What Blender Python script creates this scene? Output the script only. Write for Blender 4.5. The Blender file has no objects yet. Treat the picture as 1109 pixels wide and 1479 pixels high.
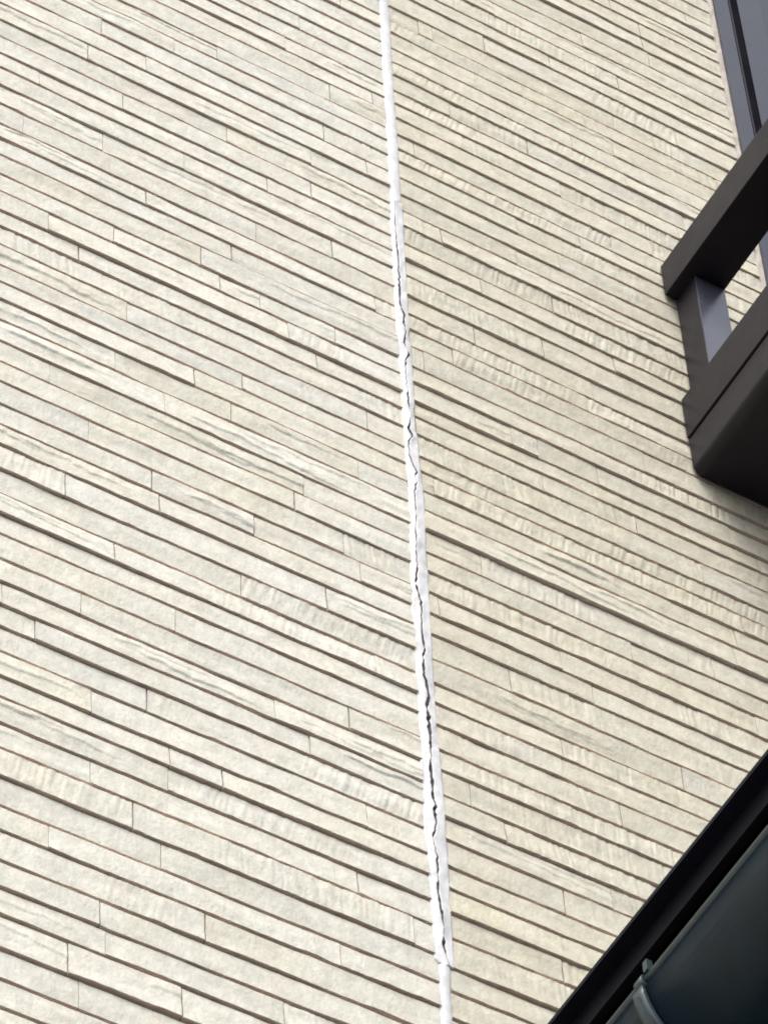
import bpy, math, random
import numpy as np
from mathutils import Matrix, Vector

sc = bpy.context.scene
col = sc.collection
rng = np.random.default_rng(11)
random.seed(11)

# ------------------------------------------------------------------ camera
ROT = ((0.8664435125516413, -0.4982861601448711, -0.031409268779354155),
       (0.3856835018995954, 0.7079401391888694, -0.5916662874355011),
       (0.31705500456488406, 0.5005313795690777, 0.8055708920678782))   # rows: right, down, forward
CAM = (0.0, -2.2, 1.55)
cam_data = bpy.data.cameras.new('camera')
cam = bpy.data.objects.new('camera', cam_data)
col.objects.link(cam)
r, d, f = (Vector(v) for v in ROT)
cam.matrix_world = Matrix(((r.x, -d.x, -f.x, CAM[0]), (r.y, -d.y, -f.y, CAM[1]), (r.z, -d.z, -f.z, CAM[2]), (0, 0, 0, 1)))
cam_data.sensor_fit = 'VERTICAL'
cam_data.sensor_height = 36.0
cam_data.lens = 147.18
cam_data.clip_start = 0.05
cam_data.clip_end = 500
sc.camera = cam

# ------------------------------------------------------------------ daylight, overcast
SUN_EL, SUN_AZ = math.radians(56), math.radians(222)       # azimuth clockwise from +Y
world = bpy.data.worlds.new('World')
sc.world = world
world.use_nodes = True
wn = world.node_tree.nodes
sky = wn.new('ShaderNodeTexSky')
sky.sky_type = 'NISHITA'
sky.sun_disc = False
sky.sun_elevation = SUN_EL
sky.sun_rotation = SUN_AZ
sky.air_density = 1.0
sky.dust_density = 4.0
sky.ozone_density = 1.0
wn['Background'].inputs['Strength'].default_value = 0.15
grey = wn.new('ShaderNodeHueSaturation')                  # thin even cloud: the blue is mostly washed out
grey.inputs['Saturation'].default_value = 0.42
world.node_tree.links.new(sky.outputs[0], grey.inputs['Color'])
world.node_tree.links.new(grey.outputs[0], wn['Background'].inputs['Color'])
sun_data = bpy.data.lights.new('sun', 'SUN')
sun_data.energy = 0.9
sun_data.angle = math.radians(30)
sun_data.color = (1.0, 0.96, 0.89)
sun = bpy.data.objects.new('sun', sun_data)
col.objects.link(sun)
sd = Vector((math.sin(SUN_AZ) * math.cos(SUN_EL), math.cos(SUN_AZ) * math.cos(SUN_EL), math.sin(SUN_EL)))
sun.rotation_euler = sd.to_track_quat('Z', 'Y').to_euler()
vs = sc.view_settings
vs.view_transform = 'Standard'
vs.look = 'None'
vs.gamma = 1
vs.use_curve_mapping = False
vs.exposure = 1.01
sc.cycles.filter_width = 1.8

# ------------------------------------------------------------------ materials
def nodes(name):
    m = bpy.data.materials.new(name)
    m.use_nodes = True
    return m, m.node_tree.nodes, m.node_tree.links, m.node_tree.nodes['Principled BSDF']

def noise(n, l, vec, scale, detail=4, rough=0.55, dist=0.0):
    t = n.new('ShaderNodeTexNoise')
    t.inputs['Scale'].default_value = scale
    t.inputs['Detail'].default_value = detail
    t.inputs['Roughness'].default_value = rough
    t.inputs['Distortion'].default_value = dist
    l.new(vec, t.inputs['Vector'])
    return t.outputs['Fac']

def ramp(n, l, fac, a, b, ca=(0, 0, 0, 1), cb=(1, 1, 1, 1)):
    t = n.new('ShaderNodeValToRGB')
    t.color_ramp.elements[0].position = a
    t.color_ramp.elements[1].position = b
    t.color_ramp.elements[0].color = ca
    t.color_ramp.elements[1].color = cb
    l.new(fac, t.inputs['Fac'])
    return t.outputs['Color']

def mixc(n, l, mode, fac, a, b):
    t = n.new('ShaderNodeMix')
    t.data_type = 'RGBA'
    t.blend_type = mode
    for sock, v in ((t.inputs[0], fac), (t.inputs[6], a), (t.inputs[7], b)):
        if hasattr(v, 'is_linked'):
            l.new(v, sock)
        else:
            sock.default_value = v
    return t.outputs[2]

def siding_material():
    m, n, l, b = nodes('cream_stone_siding')
    info = n.new('ShaderNodeObjectInfo')
    geo = n.new('ShaderNodeNewGeometry')
    off = n.new('ShaderNodeVectorMath'); off.operation = 'SCALE'
    comb = n.new('ShaderNodeCombineXYZ')
    l.new(info.outputs['Random'], comb.inputs[0]); l.new(info.outputs['Random'], comb.inputs[2])
    l.new(comb.outputs[0], off.inputs[0]); off.inputs['Scale'].default_value = 7.0
    add = n.new('ShaderNodeVectorMath'); add.operation = 'ADD'
    l.new(geo.outputs['Position'], add.inputs[0]); l.new(off.outputs[0], add.inputs[1])
    stretch = n.new('ShaderNodeMapping'); stretch.inputs['Scale'].default_value = (1.25, 1, 0.72)
    l.new(add.outputs[0], stretch.inputs['Vector'])
    v, vs_ = add.outputs[0], stretch.outputs[0]
    cloud = ramp(n, l, noise(n, l, vs_, 22, 5, 0.62, 0.5), 0.30, 0.72, (0.91, 0.91, 0.905, 1), (1.06, 1.06, 1.065, 1))
    mott = ramp(n, l, noise(n, l, vs_, 90, 4, 0.65, 0.5), 0.33, 0.66, (0.885, 0.88, 0.875, 1), (1.06, 1.06, 1.06, 1))
    grain = ramp(n, l, noise(n, l, vs_, 380, 3, 0.7), 0.28, 0.72, (0.92, 0.915, 0.905, 1), (1.05, 1.05, 1.05, 1))
    warm = ramp(n, l, noise(n, l, vs_, 9, 3, 0.5), 0.42, 0.70, (1.0, 1.0, 1.0, 1), (1.0, 0.985, 0.935, 1))
    c = mixc(n, l, 'MULTIPLY', 1.0, info.outputs['Color'], cloud)
    c = mixc(n, l, 'MULTIPLY', 1.0, c, mott)
    c = mixc(n, l, 'MULTIPLY', 1.0, c, grain)
    c = mixc(n, l, 'MULTIPLY', 1.0, c, warm)
    l.new(c, b.inputs['Base Color'])
    b.inputs['Roughness'].default_value = 0.78
    b.inputs['Specular IOR Level'].default_value = 0.3
    bump = n.new('ShaderNodeBump'); bump.inputs['Strength'].default_value = 0.6; bump.inputs['Distance'].default_value = 0.0020
    h = n.new('ShaderNodeMath'); h.operation = 'MULTIPLY_ADD'
    l.new(noise(n, l, vs_, 240, 3, 0.6), h.inputs[0]); h.inputs[1].default_value = 0.5
    l.new(noise(n, l, vs_, 80, 3, 0.55, 0.2), h.inputs[2])
    l.new(h.outputs[0], bump.inputs['Height']); l.new(bump.outputs[0], b.inputs['Normal'])
    return m

def plain(name, rgb, rough, spec=0.5, metal=0.0, nscale=40, amp=0.12, bump=0.0, bscale=200, coat=0.0):
    m, n, l, b = nodes(name)
    geo = n.new('ShaderNodeNewGeometry')
    lo = tuple(c * (1 - amp) for c in rgb) + (1,)
    hi = tuple(c * (1 + amp) for c in rgb) + (1,)
    l.new(ramp(n, l, noise(n, l, geo.outputs['Position'], nscale, 5, 0.6), 0.3, 0.7, lo, hi), b.inputs['Base Color'])
    l.new(ramp(n, l, noise(n, l, geo.outputs['Position'], nscale * 0.4, 4, 0.6), 0.3, 0.7,
               (rough * 0.82,) * 3 + (1,), (min(1, rough * 1.2),) * 3 + (1,)), b.inputs['Roughness'])
    b.inputs['Specular IOR Level'].default_value = spec
    b.inputs['Metallic'].default_value = metal
    b.inputs['Coat Weight'].default_value = coat
    if bump:
        bp = n.new('ShaderNodeBump'); bp.inputs['Strength'].default_value = 0.5; bp.inputs['Distance'].default_value = bump
        l.new(noise(n, l, geo.outputs['Position'], bscale, 4, 0.6), bp.inputs['Height'])
        l.new(bp.outputs[0], b.inputs['Normal'])
    return m

M_SIDING = siding_material()
M_BACK = plain('siding_groove', (0.52, 0.435, 0.365), 0.9, 0.2)
M_EDGE = plain('brown_plank_edges', (0.76, 0.645, 0.545), 0.9, 0.2, nscale=60, amp=0.15)  # brownish tone for the strips' top and bottom edges
M_SEAL = plain('white_sealant', (0.67, 0.665, 0.665), 0.55, 0.35, nscale=45, amp=0.16, bump=0.0008, bscale=200)
M_CRACK = plain('grey_sealant_core', (0.23, 0.226, 0.235), 0.9, 0.2)  # grey for the joint's core and the crack's inner walls
M_ALU = plain('dark_bronze_aluminium', (0.0100, 0.0078, 0.0130), 0.46, 0.27, nscale=25, amp=0.2)
M_SKY_SHEEN = plain('painted_sky_sheen', (0.085, 0.087, 0.118), 0.26, 0.9, nscale=25, amp=0.1)  # sky reflection of the post faces, put into the colour
M_ALU2 = plain('dark_bronze_window_frame', (0.014, 0.014, 0.026), 0.27, 0.62, nscale=25, amp=0.12)
M_GLASS = plain('dark_window_glass', (0.010, 0.012, 0.018), 0.06, 0.5, nscale=3, amp=0.1)
M_RECESS = plain('black_recess_fill', (0.004, 0.004, 0.008), 0.9, 0.05)  # flat black in place of the shade inside recesses
M_WSEAL = plain('beige_window_sealant', (0.40, 0.36, 0.31), 0.7, 0.4, nscale=90, amp=0.15, bump=0.0012, bscale=140)
M_GUTTER = plain('slate_gutter_vinyl', (0.0085, 0.0205, 0.0330), 0.30, 0.14, nscale=30, amp=0.2)
M_HANGER = plain('grey_hanger_steel', (0.040, 0.060, 0.066), 0.45, 0.6, nscale=90, amp=0.2)
M_EAVE = plain('black_brown_eave_metal', (0.0025, 0.003, 0.010), 0.5, 0.15, nscale=40, amp=0.3)
M_FASCIA = plain('dark_brown_fascia', (0.005, 0.0050, 0.0090), 0.5, 0.15, nscale=40, amp=0.3)
M_GROUND = plain('dark_asphalt', (0.075, 0.075, 0.078), 0.9, 0.3, nscale=4, amp=0.15, bump=0.004, bscale=60)
M_PLASTER = plain('wing_plaster', (0.40, 0.38, 0.33), 0.9, 0.3, nscale=20, amp=0.08, bump=0.002, bscale=120)

# ------------------------------------------------------------------ helpers
def empty(name, loc, label=None, cat=None, parent=None):
    o = bpy.data.objects.new(name, None)
    o.empty_display_size = 0.05
    o.location = loc
    col.objects.link(o)
    if label:
        o['label'] = label; o['category'] = cat
    if parent:
        o.parent = parent
    return o

def put(name, verts, faces, mat, parent=None, smooth=False, flip_check=False):
    me = bpy.data.meshes.new(name)
    me.from_pydata([tuple(map(float, v)) for v in verts], [], [tuple(map(int, q)) for q in faces])
    me.materials.append(mat)
    if smooth is True:
        me.polygons.foreach_set('use_smooth', [True] * len(me.polygons))
    elif smooth is not False:
        me.polygons.foreach_set('use_smooth', list(smooth))
    me.update()
    o = bpy.data.objects.new(name, me)
    col.objects.link(o)
    if parent is not None:
        o.parent = parent
        w = Vector((0, 0, 0)); q = parent
        while q is not None:
            w += q.location; q = q.parent
        o.location = -w                    # meshes are written in world metres
    return o

class MB:
    """collects boxes / extrusions into one mesh"""
    def __init__(s):
        s.v, s.f, s.sm = [], [], []
    def box(s, x0, x1, y0, y1, z0, z1, bev=0.0):
        if bev:
            prof = []
            for cx, cz, a0 in ((x1 - bev, z1 - bev, 0), (x0 + bev, z1 - bev, 90), (x0 + bev, z0 + bev, 180), (x1 - bev, z0 + bev, 270)):
                for k in range(4):
                    a = math.radians(a0 + 30 * k)
                    prof.append((cx + bev * math.cos(a), cz + bev * math.sin(a)))
            return s.prism_y(prof, y0, y1)
        b = len(s.v)
        s.v += [(x, y, z) for x in (x0, x1) for y in (y0, y1) for z in (z0, z1)]
        s.f += [tuple(b + i for i in q) for q in ((0, 1, 3, 2), (4, 6, 7, 5), (0, 4, 5, 1), (2, 3, 7, 6), (0, 2, 6, 4), (1, 5, 7, 3))]
        s.sm += [False] * 6
        return s
    def prism_y(s, prof, y0, y1):           # profile in x,z, extruded along y
        return s._prism([(p[0], y0, p[1]) for p in prof], [(p[0], y1, p[1]) for p in prof])
    def prism_x(s, prof, x0, x1):           # profile in y,z, extruded along x
        return s._prism([(x0, p[0], p[1]) for p in prof], [(x1, p[0], p[1]) for p in prof])
    def prism_z(s, prof, z0, z1):           # profile in x,y, extruded along z
        return s._prism([(p[0], p[1], z0) for p in prof], [(p[0], p[1], z1) for p in prof])
    def _prism(s, A, B):
        b = len(s.v); k = len(A)
        s.v += A + B
        for i in range(k):
            j = (i + 1) % k
            s.f.append((b + i, b + j, b + k + j, b + k + i)); s.sm.append(False)
        s.f.append(tuple(range(b, b + k))); s.f.append(tuple(range(b + 2 * k - 1, b + k - 1, -1))); s.sm += [False, False]
        return s
    def build(s, name, mat, parent=None, smooth=None):
        import bmesh
        o = put(name, s.v, s.f, mat, parent, s.sm if smooth is None else smooth)
        bm = bmesh.new(); bm.from_mesh(o.data); bmesh.ops.recalc_face_normals(bm, faces=bm.faces); bm.to_mesh(o.data); bm.free()
        return o

def rbox_z(x0, x1, y0, y1, bev):
    p = []
    for cx, cy, a0 in ((x1 - bev, y1 - bev, 0), (x0 + bev, y1 - bev, 90), (x0 + bev, y0 + bev, 180), (x1 - bev, y0 + bev, 270)):
        for k in range(4):
            a = math.radians(a0 + 30 * k)
            p.append((cx + bev * math.cos(a), cy + bev * math.sin(a)))
    return p

_lat = rng.random((64, 64)) * 2 - 1
def vnoise(u, v):                              # smooth value noise in [-1, 1]
    u = np.asarray(u, float); v = np.asarray(v, float)
    u, v = np.broadcast_arrays(u, v)
    i = np.floor(u).astype(int); j = np.floor(v).astype(int)
    a = u - i; b = v - j
    a = a * a * (3 - 2 * a); b = b * b * (3 - 2 * b)
    g = lambda p, q: _lat[p % 64, q % 64]
    return (g(i, j) * (1 - a) + g(i + 1, j) * a) * (1 - b) + (g(i, j + 1) * (1 - a) + g(i + 1, j + 1) * a) * b

def project(x, y, z):                          # photograph pixels, used only to sort what is in view
    p = Vector((x - CAM[0], y - CAM[1], z - CAM[2]))
    Z = p.dot(f)
    return 554.5 + 6046.66 * p.dot(r) / Z, 739.5 + 6046.66 * p.dot(d) / Z

# ------------------------------------------------------------------ surveyed wall data (metres on the wall plane)
JOINTS=[(0.949,5.512),(0.962,4.665),(0.964,5.619),(0.986,5.336),(0.998,4.637),(0.998,5.058),(1.021,4.877),(1.022,5.725),(1.023,4.358),(1.023,5.302),(1.038,5.802),(1.044,4.704),(1.044,4.991),(1.046,4.21),(1.046,5.548),(1.058,4.177),(1.059,4.571),(1.061,4.465),(1.064,5.368),(1.069,5.657),(1.071,5.133),(1.075,4.288),(1.077,4.81),(1.082,4.248),(1.083,5.235),(1.097,5.763),(1.101,5.475),(1.104,4.43),(1.116,4.607),(1.116,4.958),(1.125,4.921),(1.129,5.098),(1.133,5.836),(1.134,4.393),(1.14,4.501),(1.141,4.533),(1.145,4.748),(1.148,5.584),(1.156,4.215),(1.163,5.167),(1.17,5.406),(1.179,4.32),(1.19,5.87),(1.194,5.376),(1.196,4.537),(1.203,5.705),(1.207,5.142),(1.208,5.441),(1.218,4.845),(1.221,5.202),(1.233,4.955),(1.24,5.509),(1.244,5.372),(1.249,6.007),(1.254,4.671),(1.255,5.631),(1.258,4.255),(1.278,5.339),(1.28,5.028),(1.284,5.967),(1.291,4.637),(1.292,5.065),(1.304,6.043),(1.313,5.302),(1.313,5.66),(1.314,5.727),(1.315,4.882),(1.318,4.358),(1.333,5.801),(1.336,4.706),(1.338,4.995),(1.338,5.377),(1.338,5.549),(1.339,4.467),(1.344,5.907),(1.352,4.567),(1.357,4.949),(1.36,5.135),(1.364,6.137),(1.369,4.81),(1.374,5.233),(1.39,5.766),(1.392,5.476),(1.397,4.43),(1.404,5.937),(1.446,6.115),(1.449,4.956),(1.452,5.409),(1.454,5.173),(1.459,5.866),(1.471,4.671),(1.479,6.178),(1.488,5.692),(1.491,5.448),(1.499,6.171),(1.506,5.059),(1.508,4.642),(1.509,4.635),(1.515,6.004),(1.523,5.516),(1.53,4.89),(1.538,5.621),(1.552,5.972),(1.56,4.464),(1.561,5.332),(1.57,4.57),(1.577,6.222),(1.584,4.772),(1.586,4.808),(1.594,5.725),(1.595,5.329),(1.596,4.955),(1.597,5.284),(1.598,6.323),(1.599,5.801),(1.617,5.552),(1.627,4.6),(1.627,4.603),(1.627,6.005),(1.63,6.148),(1.632,4.923),(1.638,5.654),(1.649,4.733),(1.653,4.747),(1.655,5.76),(1.67,5.936),(1.672,5.473),(1.673,5.335),(1.678,6.258),(1.681,5.509),(1.689,5.027),(1.69,5.832),(1.692,5.836),(1.697,6.073),(1.699,6.077),(1.717,5.581),(1.718,5.273),(1.736,6.358),(1.737,6.362),(1.741,5.405),(1.769,6.182),(1.785,6.295),(1.795,5.059),(1.83,6.158),(1.843,4.988),(1.844,6.392),(1.845,5.975),(1.849,5.34),(1.867,6.213),(1.884,5.309),(1.889,6.329),(1.921,6.573),(1.924,6.151)]
SEAL_L=[(6.1922,1.4213),(6.0878,1.4216),(6.0194,1.4212),(5.9203,1.4215),(5.8317,1.4211),(5.7606,1.4203),(5.699,1.4199),(5.631,1.4192),(5.5794,1.419),(5.5214,1.4186),(5.4717,1.4185),(5.4371,1.4189),(5.3824,1.4194),(5.3494,1.4208),(5.315,1.4194),(5.2626,1.4199),(5.2244,1.4209),(5.173,1.4205),(5.1483,1.4212),(5.0983,1.4208),(5.0357,1.4181),(4.9878,1.4178),(4.9402,1.4166),(4.8944,1.4171),(4.8494,1.4175),(4.7934,1.4167),(4.7501,1.4172),(4.7071,1.4168),(4.6751,1.4162),(4.6337,1.4166),(4.5922,1.4155),(4.5531,1.4175),(4.4941,1.4178),(4.4462,1.4185),(4.4037,1.4187),(4.4028,1.4224),(4.3726,1.4216),(4.3179,1.4204)]
SEAL_R=[(6.2057,1.437),(6.1185,1.4377),(6.032,1.4364),(5.9656,1.4368),(5.8847,1.4375),(5.8368,1.4375),(5.7735,1.4369),(5.7123,1.4372),(5.6516,1.4366),(5.5921,1.436),(5.5485,1.4361),(5.491,1.4355),(5.4634,1.4361),(5.394,1.4359),(5.3401,1.4362),(5.3132,1.436),(5.2614,1.4372),(5.2099,1.4375),(5.1723,1.4384),(5.1358,1.4402),(5.086,1.4396),(5.0365,1.4382),(5.0012,1.4391),(4.9538,1.4385),(4.9072,1.438),(4.8615,1.4374),(4.8056,1.4372),(4.7509,1.437),(4.7197,1.4386),(4.6884,1.4394),(4.6467,1.4397),(4.6058,1.44),(4.5655,1.4402),(4.5057,1.4395),(4.4571,1.4392),(4.4143,1.4392),(4.4018,1.4386),(4.3987,1.4362),(4.3605,1.4342),(4.325,1.4346)]
CRACK=[(5.7223,1.4264),(5.7089,1.4259),(5.6708,1.4244),(5.6353,1.4249),(5.5822,1.4259),(5.5291,1.4253),(5.4939,1.4248),(5.4788,1.4296),(5.4617,1.428),(5.445,1.43),(5.4202,1.4263),(5.4021,1.4318),(5.3854,1.4267),(5.3461,1.4257),(5.3279,1.4276),(5.3068,1.4268),(5.2822,1.4294),(5.2545,1.4252),(5.2411,1.4294),(5.2314,1.4246),(5.2036,1.4243),(5.1882,1.428),(5.1773,1.4327),(5.1664,1.4296),(5.1572,1.4309),(5.1367,1.4275),(5.1092,1.428),(5.0688,1.4262),(5.0436,1.426),(5.0355,1.4248),(5.0043,1.4251),(4.9756,1.422),(4.9606,1.4248),(4.9391,1.428),(4.9172,1.4262),(4.8869,1.4265),(4.8693,1.4281),(4.8539,1.425),(4.825,1.4253),(4.8146,1.4272),(4.7933,1.4294),(4.7783,1.4264),(4.7569,1.427),(4.7313,1.4281),(4.6984,1.4274),(4.6923,1.4261),(4.6813,1.4266),(4.6565,1.4275),(4.6362,1.4266),(4.6254,1.4292),(4.6171,1.4267),(4.5989,1.4286),(4.5771,1.4238),(4.5693,1.4244),(4.5466,1.4275),(4.5033,1.426),(4.4777,1.4272),(4.4558,1.4294),(4.422,1.4285),(4.4013,1.4334)]

# bed joints of the siding: height, weight of the shadow line
LINES_L = [(6.158,2),(6.1265,3),(6.09,1.5),(6.054,3),(6.021,2),(5.9858,3),(5.954,2.5),(5.923,1),(5.8845,1.5),(5.8533,1),(5.820,2.5),(5.7835,1.5),(5.7471,3),(5.711,2.6),(5.6764,1.4),(5.6395,2.3),(5.607,2.3),(5.5714,2.8),(5.5307,2),(5.493,2),(5.4613,2.7),(5.4293,1.6),(5.3914,2.4),(5.358,2.3),(5.3218,3.3),(5.2905,2.8),(5.2566,1.8),(5.219,1.7),(5.1887,1.5),(5.1543,2.6),(5.12,2),(5.0798,2.6),(5.0448,1.4),(5.0106,2.4),(4.9735,2.1),(4.9388,1.8),(4.9053,2.8),(4.8642,3),(4.8276,1.7),(4.7938,3.5),(4.763,3),(4.7246,1.6),(4.69,2.8),(4.6552,2.8),(4.6232,3.1),(4.5882,1.9),(4.5509,3.1),(4.5205,3.1),(4.4855,2.7),(4.4514,2.4),(4.4114,3),(4.375,2.1),(4.342,2.7),(4.3027,2.5),(4.268,3),(4.2342,3),(4.1915,3.3),(4.1541,2.3),(4.1208,2.6)]
LINES_R = [(6.6556,2),(6.6231,2.3),(6.588,1),(6.5543,2.6),(6.518,2.4),(6.4874,2.6),(6.4507,2.5),(6.4144,3),(6.3772,1.2),(6.3407,2.2),(6.3052,2.4),(6.2684,3),(6.2353,2.5),(6.1923,2),(6.1566,1.1),(6.125,1.8),(6.0861,.8),(6.0515,1.6),(6.0185,3),(5.9831,2),(5.9516,3),(5.9171,2),(5.8796,2),(5.8454,1.3),(5.8168,3),(5.7797,1.3),(5.7423,2.8),(5.7091,1.4),(5.6735,3),(5.6373,2.4),(5.6024,3),(5.5681,2.5),(5.5261,2.8),(5.4882,2),(5.4571,2),(5.425,1.2),(5.3846,2.5),(5.3522,2.8),(5.3153,3),(5.2867,2.5),(5.2524,2),(5.2132,2),(5.186,.9),(5.153,2.5),(5.119,1.6),(5.0805,4.3),(5.0409,2),(5.009,2.1),(4.9725,2.8),(4.9358,2.8),(4.9015,2.5),(4.8611,2),(4.8224,1.6),(4.7885,2.1),(4.7549,2),(4.7173,2),(4.686,2.3),(4.6496,2.1),(4.6162,2.9),(4.5833,2),(4.5455,1.6),(4.5133,2.1),(4.4777,3.2),(4.444,2.1),(4.4017,2.9),(4.3697,2.2),(4.3321,2.1)]
Z_BOTTOM, Z_TOP = 0.30, 7.60
X_LEFT, X_RIGHT = -1.60, 4.45
SEAL_XL, SEAL_XR = 1.4215, 1.4365              # the two panels end here, sealant between them
WIN_X0, WIN_X1, WIN_Z0, WIN_Z1 = 1.9735, 3.30, 5.53, 7.25

def extend(lines):
    lines = list(lines)
    while lines[0][0] < Z_TOP - 0.06:
        lines.insert(0, (lines[0][0] + random.uniform(.031, .039), random.uniform(1.3, 3.1)))
    while lines[-1][0] > Z_BOTTOM + 0.06:
        lines.append((lines[-1][0] - random.uniform(.031, .039), random.uniform(1.3, 3.1)))
    return lines

# ------------------------------------------------------------------ ground
put('ground', [(-60, -60, 0), (60, -60, 0), (60, 60, 0), (-60, 60, 0)], [(0, 1, 2, 3)], M_GROUND)['kind'] = 'structure'

# ------------------------------------------------------------------ the house wall
house = empty('house_wall', (1.43, 0, 0), 'cream stone-look siding wall of thin stacked courses with a cracked white sealant joint', 'wall')
house['kind'] = 'thing'

def backing(x0, x1, holes):
    mb = MB()
    T = 0.14
    zs = [(Z_BOTTOM - .3, Z_TOP)]
    if holes:
        mb.box(x0, WIN_X0 - .009, .001, T, Z_BOTTOM - .3, Z_TOP)
        mb.box(WIN_X1 + .009, x1, .001, T, Z_BOTTOM - .3, Z_TOP)
        mb.box(WIN_X0 - .009, WIN_X1 + .009, .001, T, Z_BOTTOM - .3, WIN_Z0)
        mb.box(WIN_X0 - .009, WIN_X1 + .009, .001, T, WIN_Z1, Z_TOP)
    else:
        mb.box(x0, x1, .001, T, Z_BOTTOM - .3, Z_TOP)
    return mb

def dshift(cls):                                # how far the upper course stands proud of the lower one, metres
    return float(np.interp(cls, [0, 1, 2, 3, 4, 5], [-1.1, -0.15, 0.95, 2.4, 3.9, 5.0])) / 1000

GAP = 0.0033

def plank_mesh(x0, x1, za, zb, pt, pb, style, seed):
    """one strip: front grid with relief, then its four edges. za bottom, zb top, pt/pb how proud top and bottom stand"""
    L = x1 - x0
    fine = style in ('cleft', 'chisel', 'ledge')
    nx = max(3, int(L / {'cleft': .0034, 'ledge': .0034, 'chisel': .0012}.get(style, .005)))
    nz = {'cleft': 22, 'ledge': 22, 'chisel': 8}.get(style, 6)
    xs = np.linspace(0, L, nx + 1); ts = np.linspace(0, 1, nz + 1)
    X, T = np.meshgrid(xs, ts)
    H = zb - za
    ox, oy = seed * 3.17 % 61, seed * 7.91 % 61
    Zm = T * H
    zlo = 0.00050 * vnoise(X / .030 + ox, oy) + 0.00030 * vnoise(X / .008 + ox, oy + 9)
    zhi = 0.00045 * vnoise(X / .035 + ox, oy + 20) + 0.00028 * vnoise(X / .009 + ox, oy + 31)
    chip = vnoise(X / .011 + ox, oy + 13) * .6 + vnoise(X / .045 + ox, oy + 17)
    zlo = zlo + .0012 * np.clip(chip - .75, 0, .6) / .6
    p = pb + (pt - pb) * T
    rel = 0.00055 * vnoise(X / .045 + ox, Zm / .014 + oy) + 0.00030 * vnoise(X / .017 + ox, Zm / .008 + oy)
    rel += 0.0005 * vnoise(X / .12 + ox, oy + 44)
    if style == 'chisel':
        mask = np.clip(vnoise(X / .09 + ox, oy + 3) * 1.6 + .75, 0, 1)
        sl = X + Zm * 0.25 * math.sin(seed)
        rib = 1.2 * np.abs(vnoise(sl / .0062 + ox, Zm / .06 + oy)) ** .6 + 0.6 * vnoise(sl / .0031 + ox, oy + 5 + Zm / .04) - .5
        rel += mask * 0.00075 * rib * np.clip(T / .16, .15, 1)
    if style in ('cleft', 'ledge'):
        rr = random.Random(seed)
        for k in range(2 if style == 'cleft' else 1):
            c0 = rr.uniform(.05, .7) * L; ln = rr.uniform(.10, .22)
            t0 = rr.uniform(.45, .85); sl = (rr.uniform(-.55, .1) if style == 'cleft' else rr.uniform(-.25, .15)) / .2
            edge = t0 + sl * (X - c0) + .10 * vnoise(X / .03 + ox + k * 9, oy) + .08 * vnoise(X / .008 + ox, oy + k * 5)
            win = np.clip((X - c0) / .012, 0, 1) * np.clip((c0 + ln - X) / .05, 0, 1)
            amp = rr.uniform(.0006, .0014)
            s = np.clip((T - edge) / .045, -.5, .5) + .5
            fall = np.clip(1 - (T - edge - .02) / .6, 0, 1)
            rel += amp * win * s * fall
    p = p + rel
    p = np.maximum(p, 0.0012)
    Z = za + Zm + zlo * (1 - T) + zhi * T
    n1 = nx + 1
    front = np.stack([x0 + X, -p, Z], -1).reshape(-1, 3)
    idx = np.arange(front.shape[0]).reshape(nz + 1, n1)
    F = [np.stack([idx[:-1, :-1], idx[:-1, 1:], idx[1:, 1:], idx[1:, :-1]], -1).reshape(-1, 4)]
    V = [front]; base = front.shape[0]; nsm = F[0].shape[0]
    for ring, flip in ((idx[0], True), (idx[-1], False), (idx[:, 0], False), (idx[:, -1], True)):
        a = front[ring]; bck = a.copy(); bck[:, 1] = 0.0
        k = len(ring)
        V += [a, bck]
        i = np.arange(k - 1)
        q = np.stack([base + i, base + i + 1, base + k + i + 1, base + k + i], -1)
        F.append(q[:, ::-1] if flip else q)
        base += 2 * k
    V = np.concatenate(V); F = np.concatenate(F)
    me = bpy.data.meshes.new('siding_plank')
    me.vertices.add(len(V)); me.vertices.foreach_set('co', V.ravel())
    me.loops.add(F.size); me.polygons.add(len(F))
    me.loops.foreach_set('vertex_index', F.ravel())
    me.polygons.foreach_set('loop_start', np.arange(0, F.size, 4)); me.polygons.foreach_set('loop_total', np.full(len(F), 4))
    sm = np.zeros(len(F), bool); sm[:nsm] = True
    me.polygons.foreach_set('use_smooth', sm)
    me.update(calc_edges=True)
    me.materials.append(M_SIDING); me.materials.append(M_EDGE)
    mi = np.zeros(len(F), np.int32); mi[nsm:nsm + 2 * nx] = 1
    me.polygons.foreach_set('material_index', mi)
    return me

def plank_tint(side, rr):  # light falloff from left to right is in the tint; right is also yellower
    v = rr.gauss(1.0, 0.018)
    k = rr.random()
    if side == 'L':
        c = (0.632, 0.618, 0.545)
        if k < .20: c = (0.627, 0.610, 0.524)
        elif k > .86: c = (0.622, 0.610, 0.548)
    else:
        c = (0.566, 0.543, 0.448)
        if k < .2: c = (0.560, 0.533, 0.430)
        elif k > .90: c = (0.568, 0.547, 0.460)
    return tuple(min(.8, q * v) for q in c) + (1,)

def in_view(x0, x1, za, zb, m=6):
    pts = [project(x, -.006, z) for x in np.linspace(x0, x1, 7) for z in (za, zb)]
    return any(-m < px < 1109 + m and -m < py < 1479 + m for px, py in pts)

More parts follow.
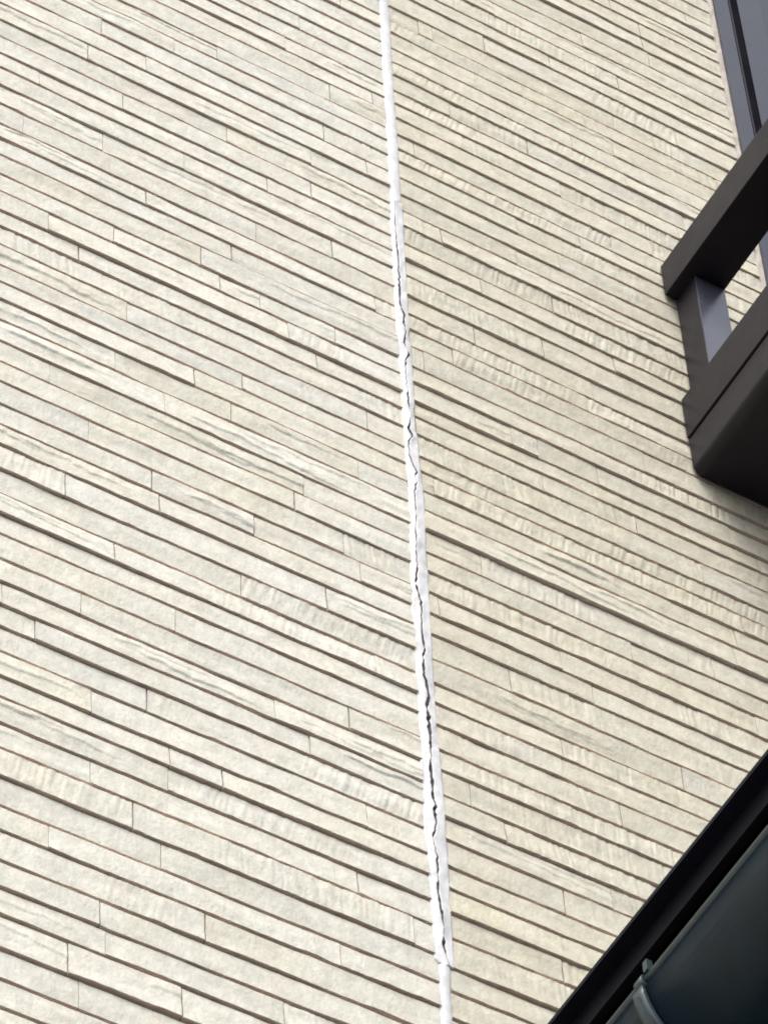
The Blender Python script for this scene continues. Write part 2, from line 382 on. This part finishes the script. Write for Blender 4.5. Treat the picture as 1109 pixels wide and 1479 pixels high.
PLANKS = []
def panel(side, lines, xa, xb):
    name = 'siding_panel'
    back = backing(xa, xb, side == 'R').build(name, M_BACK, house)
    back['label'] = ('siding panel left of the cracked white joint' if side == 'L' else 'slightly yellower siding panel, tinted darker for weaker light, right of the cracked white joint')
    lines = extend(lines)
    rr = random.Random(5 if side == 'L' else 6)
    tops = [0.0060 + rr.uniform(-.0006, .0006) for _ in range(len(lines) + 1)]
    stuff = MB()
    for i in range(len(lines) - 1):
        zt, zb_ = lines[i][0], lines[i + 1][0]
        cls = lines[i + 1][1]
        za, zb = zb_ + GAP * .5, zt - GAP * .5
        zm = (zt + zb_) / 2
        spans = [(xa, xb)]
        if side == 'R' and WIN_Z0 - .01 < zm < WIN_Z1 + .02:
            spans = [(xa, WIN_X0 - .008), (WIN_X1 + .010, xb)]
        for sa, sb in spans:
            js = sorted(x for x, z in JOINTS if zb_ < z < zt and sa + .012 < x < sb - .012)
            cl = []
            for x in js:
                if not cl or x - cl[-1] > .02: cl.append(x)
            js = cl
            lo = js[0] if js else (sb if side == 'L' else sa)
            hi = js[-1] if js else (sb if side == 'L' else sa)
            # joints beyond the surveyed part
            x = min(lo, 0.96 if side == 'L' else lo)
            if side == 'L':
                x = (js[0] if js else sb) - rr.uniform(.27, .36)
                while x > 0.93: x -= rr.uniform(.2, .34)
                while x > sa + .1:
                    js.insert(0, x); x -= rr.uniform(.18, .38)
            else:
                x = hi + rr.uniform(.27, .40)
                while x < sb - .1:
                    js.append(x); x += rr.uniform(.22, .42)
            cuts = [sa] + js + [sb]
            if side == 'L':                        # the strips stop where the sealant starts
                cuts[-1] = sb = float(np.interp(zm, [q[0] for q in SEAL_L[::-1]], [q[1] for q in SEAL_L[::-1]])) + .0005
            elif sa == SEAL_XR:
                cuts[0] = sa = float(np.interp(zm, [q[0] for q in SEAL_R[::-1]], [q[1] for q in SEAL_R[::-1]])) - .0005
            for a, b in zip(cuts[:-1], cuts[1:]):
                g0 = 0 if a == sa else .0002 + rr.random() ** 1.5 * .0014
                g1 = 0 if b == sb else .0003
                cvar = max(1.7, 2.25 + (cls - 2.25) * .85 + (.25 if side == 'R' else .1) + rr.uniform(-.35, .35) - (.9 if rr.random() < .08 else 0))
                pb = tops[i + 1] + dshift(cvar) + rr.uniform(-.0002, .0002)
                pt = tops[i] + rr.uniform(-.0004, .0004)
                if in_view(a, b, za, zb):
                    k = rr.random()
                    if side == 'L':
                        style = 'cleft' if k < .14 else 'ledge' if k < .26 else 'chisel' if k < .40 else 'plain'
                    else:
                        style = 'cleft' if k < .10 else 'ledge' if k < .18 else 'chisel' if k < .58 else 'plain'
                    PLANKS.append((back, side, a + g0, b - g1, za, zb, pt, pb, style, rr.randrange(1, 99999), plank_tint(side, rr)))
                else:
                    bb = len(stuff.v)
                    stuff.v += [(a + g0, 0, za), (b - g1, 0, za), (b - g1, 0, zb), (a + g0, 0, zb),
                                (a + g0, -pb, za), (b - g1, -pb, za), (b - g1, -pt, zb), (a + g0, -pt, zb)]
                    stuff.f += [tuple(bb + q for q in w) for w in ((4, 5, 6, 7), (0, 1, 5, 4), (3, 7, 6, 2), (0, 4, 7, 3), (1, 2, 6, 5))]
                    stuff.sm += [False] * 5
    s = put('siding_planks', stuff.v, stuff.f, M_SIDING, back)
    s['kind'] = 'stuff'
    s.color = (.59, .56, .48, 1)

panel('L', LINES_L, X_LEFT, SEAL_XL)
panel('R', LINES_R, SEAL_XR, X_RIGHT)
for (back, side, a, b, za, zb, pt, pb, style, seed, tint) in PLANKS:
    me = plank_mesh(a, b, za, zb, pt, pb, style, seed)
    o = bpy.data.objects.new('siding_plank', me)
    col.objects.link(o)
    o.parent = back
    o.location = (0, 0, 0)
    o.color = tint


# ------------------------------------------------------------------ the cracked sealant joint
seal = MB().box(SEAL_XL - .0055, SEAL_XR + .0035, -.0022, .0005, Z_BOTTOM, Z_TOP).build('sealant_joint', M_CRACK, house)
seal['label'] = 'white vertical sealant joint split by a jagged dark crack'
zl, xl = np.array(SEAL_L)[::-1].T; zr_, xr = np.array(SEAL_R)[::-1].T; zc, xc = np.array(CRACK)[::-1].T
CR_TOP, CR_BOT = 5.722, 4.401

def strip(name, zz, A, B, yA, yB, bulge, seed, lump=0.0008, torn=None):
    """sealant strip between edge curves A and B (x at each height), closed to the back"""
    n = 8
    t = np.linspace(0, 1, n + 1)
    rows = []
    for k, z in enumerate(zz):
        x = A[k] + (B[k] - A[k]) * t
        y = yA[k] + (yB[k] - yA[k]) * t + bulge[k] * np.sin(np.pi * np.clip(t, 0.0, 1)) ** .7
        y = y + lump * (vnoise(x / .004 + seed, z / .010 + seed) * .5 + vnoise(seed + 3.0, z / .021 + seed) * .6) * np.sin(np.pi * t) ** .5
        zz_ = np.full(n + 1, z)
        row = np.stack([x, -y, zz_], -1)
        row = np.concatenate([[[A[k], 0.0005, z]], row, [[B[k], 0.0005, z]]])
        rows.append(row)
    V = np.concatenate(rows); w = n + 3
    idx = np.arange(len(V)).reshape(len(zz), w)
    F = np.stack([idx[:-1, :-1], idx[:-1, 1:], idx[1:, 1:], idx[1:, :-1]], -1).reshape(-1, 4).tolist()
    F.append(idx[0, ::-1].tolist()); F.append(idx[-1].tolist())
    o = put(name, V, F, M_SEAL, seal, [True] * (len(F) - 2) + [False, False])
    if torn is not None:                       # the torn face inside the crack
        o.data.materials.append(M_CRACK)
        k = 0 if torn == 'A' else w - 2
        for q in range(k, (len(zz) - 1) * (w - 1), w - 1):
            o.data.polygons[q].material_index = 1; o.data.polygons[q].use_smooth = False
    return o

def jag(z, s, seed):
    return s * (vnoise(z / .009 + seed, seed) + .7 * vnoise(z / .0035 + seed, seed + 4))

zz = np.arange(CR_BOT, CR_TOP, .0022)
L_ = np.interp(zz, zl, xl); R_ = np.interp(zz, zr_, xr); C_ = np.interp(zz, zc, xc)
C_ = C_ + .0006 * vnoise(zz / .0062 + 2, 2.0) + .0005 * vnoise(zz / .0031 + 2, 6.0)
wid = np.clip(.00115 + .0006 * vnoise(zz / .05 + 5, 3.0) + .0007 * vnoise(zz / .010 + 5, 8.0) + .0003 * vnoise(zz / .004, 4.0), .0003, .0022)
wid *= np.clip(1 + .45 * vnoise(zz / .11 + 9, 1.0), .55, 1.1)
wid *= np.clip((CR_TOP - zz) / .12, .05, 1) * np.clip((zz - CR_BOT) / .03, .3, 1)
# places where the skin still bridges the crack
for zb0, h in ((5.452, .008), (5.282, .012), (5.166, .005), (4.697, .004), (4.575, .003), (4.975, .003), (4.853, .003), (5.035, .003), (4.45, .005)):
    wid *= 1 - .92 * np.exp(-((zz - zb0) / h) ** 2)
one = np.ones_like(zz)
for z0, z1 in ((5.425, 5.456), (5.250, 5.306)):            # torn free along its right edge
    R_ = R_ - .0019 * np.clip((zz - z0) / .006, 0, 1) * np.clip((z1 - zz) / .006, 0, 1)
strip('sealant_strip', zz, L_ + jag(zz, .00022, 5.0), C_ - wid, .0068 * one, .0088 * one + .0006 * vnoise(zz / .03, 1.0), .0002 * one, 1.0, .0008, 'B')
strip('sealant_strip', zz, C_ + wid, R_ + jag(zz, .00022, 7.0), .0088 * one + .0006 * vnoise(zz / .025, 6.0), .0072 * one, .0002 * one, 9.0, .0008, 'A')
zz = np.arange(CR_TOP - .001, 7.0, .004)
L_ = np.interp(zz, zl, xl); R_ = np.interp(zz, zr_, xr); one = np.ones_like(zz)
strip('sealant_bead', zz, L_ + jag(zz, .0002, 3.0), R_ + jag(zz, .0002, 4.0), .0056 * one, .0056 * one, .0022 * one, 4.0, .0005)
zz = np.arange(3.6, CR_BOT + .004, .004)
L_ = np.interp(zz, zl, xl) + np.where(zz > 4.4028, .0033, 0); R_ = np.interp(zz, zr_, xr); one = np.ones_like(zz)
strip('sealant_bead', zz, L_ + jag(zz, .0003, 3.0), R_ + jag(zz, .0003, 4.0) - np.where(zz > 4.399, .002, 0), .0058 * one, .0058 * one, .0024 * one, 14.0, .0003)

# ------------------------------------------------------------------ window in the wall
win = MB()
FW = .025
yo, yi = -.012, .08                               # frame stands a little out of the siding
def ring(mb, x0, x1, z0, z1, w, ya, yb):
    mb.box(x0, x0 + w, ya, yb, z0, z1); mb.box(x1 - w, x1, ya, yb, z0, z1)
    mb.box(x0 + w, x1 - w, ya, yb, z0, z0 + w); mb.box(x0 + w, x1 - w, ya, yb, z1 - w, z1)
ring(win, WIN_X0, WIN_X1, WIN_Z0, WIN_Z1, FW, yo, yi)
window = win.build('window', M_ALU2, house)
window['label'] = 'dark bronze framed window beside the siding at the upper right'
mb = MB(); ring(mb, WIN_X0 + FW + .0002, WIN_X1 - FW - .0002, WIN_Z0 + FW + .0002, WIN_Z1 - FW - .0002, .0390, .0135, yi - .002)
mb.build('recess_shade_ring', M_RECESS, window)  # black ring stands in for the shaded recess between frame and sash
mb = MB(); ring(mb, WIN_X0 + FW + .022, WIN_X1 - FW - .022, WIN_Z0 + FW + .022, WIN_Z1 - FW - .022, .0028, .0105, .0134)
mb.build('glazing_bead', M_ALU, window)
xm = (WIN_X0 + WIN_X1) / 2
for sx0, sx1, yy in ((WIN_X0 + FW + .0395, xm + .02, .012), (xm - .02, WIN_X1 - FW - .0395, .036)):
    mb = MB(); ring(mb, sx0, sx1, WIN_Z0 + FW + .0395, WIN_Z1 - FW - .0395, .043, yy, yy + .022)
    sash = mb.build('sash', M_ALU2, window)
for sx0, sx1, yy in ((WIN_X0 + FW + .075, xm - .015, .024), (xm + .015, WIN_X1 - FW - .075, .048)):
    MB().box(sx0, sx1, yy, yy + .006, WIN_Z0 + FW + .075, WIN_Z1 - FW - .075).build('pane', M_GLASS, window)
zz = np.arange(WIN_Z0, WIN_Z1, .006); one = np.ones_like(zz)
_s, M_KEEP = seal, M_SEAL
M_SEAL = M_WSEAL; seal = window
strip('window_sealant', zz, WIN_X0 - .0095 + jag(zz, .0010, 8.0), WIN_X0 + .0006 * one, .0048 * one, .0085 * one, .0003 * one, 21.0, .0016)
seal, M_SEAL = _s, M_KEEP

# ------------------------------------------------------------------ balcony rail box under the window
BX0, BX1, BY = 1.8065, 3.46, -.44
bal = empty('window_balcony', (1.8065, -.012, 5.42), 'dark bronze metal window balcony with open side rail, jutting out at right', 'balcony')
YW = -.0105                                        # the siding's face
MB().box(BX0, BX0 + .060, BY, YW, 5.793, 5.857, .0012).build('top_rail', M_ALU, bal)
MB().box(BX1 - .060, BX1, BY, YW, 5.793, 5.857, .0012).build('top_rail', M_ALU, bal)
MB().box(BX0 + .060, BX1 - .060, BY, BY + .06, 5.7935, 5.8565).build('front_rail', M_ALU, bal)
for x in (BX0 + .016, BX1 - .016 - .044):
    for y in (YW - .040, BY + .012):
        po = MB().box(x, x + .044, y, y + .040, 5.569, 5.794).build('post', M_ALU, bal)
        MB().box(x + .0008, x + .0432, y - .0015, y - .0001, 5.571, 5.792).build('sky_sheen_plate', M_SKY_SHEEN, po)  # added plate, its pale colour painted as the post's sky reflection
MB().box(BX0, BX0 + .060, BY, YW, 5.492, 5.570, .0012).build('bottom_rail', M_ALU, bal)
MB().box(BX1 - .060, BX1, BY, YW, 5.492, 5.570, .0012).build('bottom_rail', M_ALU, bal)
MB().box(BX0 + .060, BX1 - .060, BY, BY + .06, 5.4925, 5.5695).build('front_rail', M_ALU, bal)
for k in range(12):
    x = BX0 + .16 + k * (BX1 - BX0 - .34) / 11
    MB().prism_z(rbox_z(x, x + .018, BY + .02, BY + .038, .002), 5.565, 5.80).build('baluster', M_ALU, bal)
prof = [(BX0 + .002, 5.4885)]
R0 = .013
for k in range(9):                                # rounded lower corner
    a = math.radians(180 + 90 * k / 8)
    prof.append((BX0 + .002 + R0 + R0 * math.cos(a), 5.424 + R0 + R0 * math.sin(a)))
for k in range(9):
    a = math.radians(270 + 90 * k / 8)
    prof.append((BX1 - .002 - R0 + R0 * math.cos(a), 5.424 + R0 + R0 * math.sin(a)))
prof.append((BX1 - .002, 5.4885))
base = MB().prism_y(prof, BY + .002, YW).build('base_tray', M_ALU, bal)
MB().box(BX0 + .006, BX1 - .006, BY + .006, YW, 5.4886, 5.4919).build('shadow_gap_strip', M_RECESS, bal)
# small drain nipple under the tray
dr = MB(); cx, cy = 1.930, -.055
prof = [(cx + .011 * math.cos(a), cy + .011 * math.sin(a)) for a in np.linspace(0, 2 * math.pi, 17)[:-1]]
dr.prism_z(prof, 5.410, 5.4245).build('drain_cap', M_ALU2, bal)

# ------------------------------------------------------------------ lower roof edge and its gutter
EX, EZ = 1.1938, 3.7420
Y0, Y1 = -2.6, -.012
wing = empty('wing_roof', (EX, -.012, EZ), 'black brown roof edge crossing the lower right corner in front of the siding', 'roof')
wing['kind'] = 'thing'
slope = .30
MB().prism_y([(EX, EZ), (EX + .013, EZ), (EX + 1.2, EZ + slope * 1.187), (EX + 1.2, EZ + slope * 1.187 + .02), (EX, EZ + .004)], Y0, Y1).build('roof_sheet', M_EAVE, wing)
MB().box(EX + .0125, EX + .020, Y0, Y1, EZ - .021, EZ - .0005).build('drip_edge', M_FASCIA, wing)
MB().box(EX + .0203, EX + .150, Y0, Y1, EZ - .016, EZ - .0008).build('eave_board', M_EAVE, wing)
MB().box(EX + .150, EX + .172, Y0, Y1, EZ - .20, EZ + .02).build('fascia_board', M_FASCIA, wing)
MB().box(EX + .1722, EX + .60, Y0, Y1, EZ - .190, EZ - .180).build('soffit', M_FASCIA, wing)
MB().box(EX + .60, EX + .75, Y0, Y1, 0, EZ - .1795).build('wing_wall', M_PLASTER, wing)

gut = empty('rain_gutter', (EX + .07, -.012, EZ - .05), 'slate grey half-round rain gutter hung below the dark roof edge', 'gutter')
GR = .058
GX, GZ = EX + .0135 + GR, EZ - .044               # lip on the near side at GX-GR
def arc(rad, a0, a1, n):
    return [(GX + rad * math.cos(math.radians(a0 + (a1 - a0) * k / n)), GZ + rad * math.sin(math.radians(a0 + (a1 - a0) * k / n))) for k in range(n + 1)]
prof = arc(GR, 180, 360, 28) + arc(GR - .0022, 360, 180, 28)
nf = len(prof)
g = MB().prism_y(prof, Y0, Y1 - .004)
tr = g.build('trough', M_GUTTER, gut, smooth=[True] * nf + [False, False])
bp = [(GX - GR + .0012 + 0.0034 * math.cos(a), GZ + .0012 + 0.0034 * math.sin(a)) for a in np.linspace(0, 2 * math.pi, 15)[:-1]]
MB().prism_y(bp, Y0, Y1 - .004).build('lip_bead', M_HANGER, gut, smooth=[True] * 14 + [False, False])
for hy in (-.594, -1.204, -1.804):
    band = arc(GR + .0032, 184, 352, 26) + arc(GR + .0004, 352, 184, 26)
    h = MB().prism_y(band, hy - .0062, hy + .0062).build('hanger', M_HANGER, gut, smooth=[True] * len(band) + [False, False])
    rib = arc(GR + .0062, 192, 345, 24) + arc(GR + .0030, 345, 192, 24)
    MB().prism_y(rib, hy - .0022, hy + .0022).build('hanger_rib', M_HANGER, h)
    cp = [(GX - GR + .0012 + .0056 * math.cos(a), GZ + .0012 + .0056 * math.sin(a)) for a in np.linspace(math.radians(20), math.radians(300), 12)]
    cp += [(GX - GR + .0012 + .0036 * math.cos(a), GZ + .0012 + .0036 * math.sin(a)) for a in np.linspace(math.radians(300), math.radians(20), 12)]
    MB().prism_y(cp, hy - .008, hy + .002).build('clip', M_HANGER, h, smooth=[True] * len(cp) + [False, False])
    MB().box(GX - GR - .004, GX - GR + .001, hy - .016, hy - .011, GZ + .003, GZ + .013).build('clip_tab', M_HANGER, h)
    MB().box(GX + GR - .012, GX + GR + .024, hy - .0085, hy + .0085, GZ - .004, GZ + .0).build('hanger_arm', M_HANGER, h)
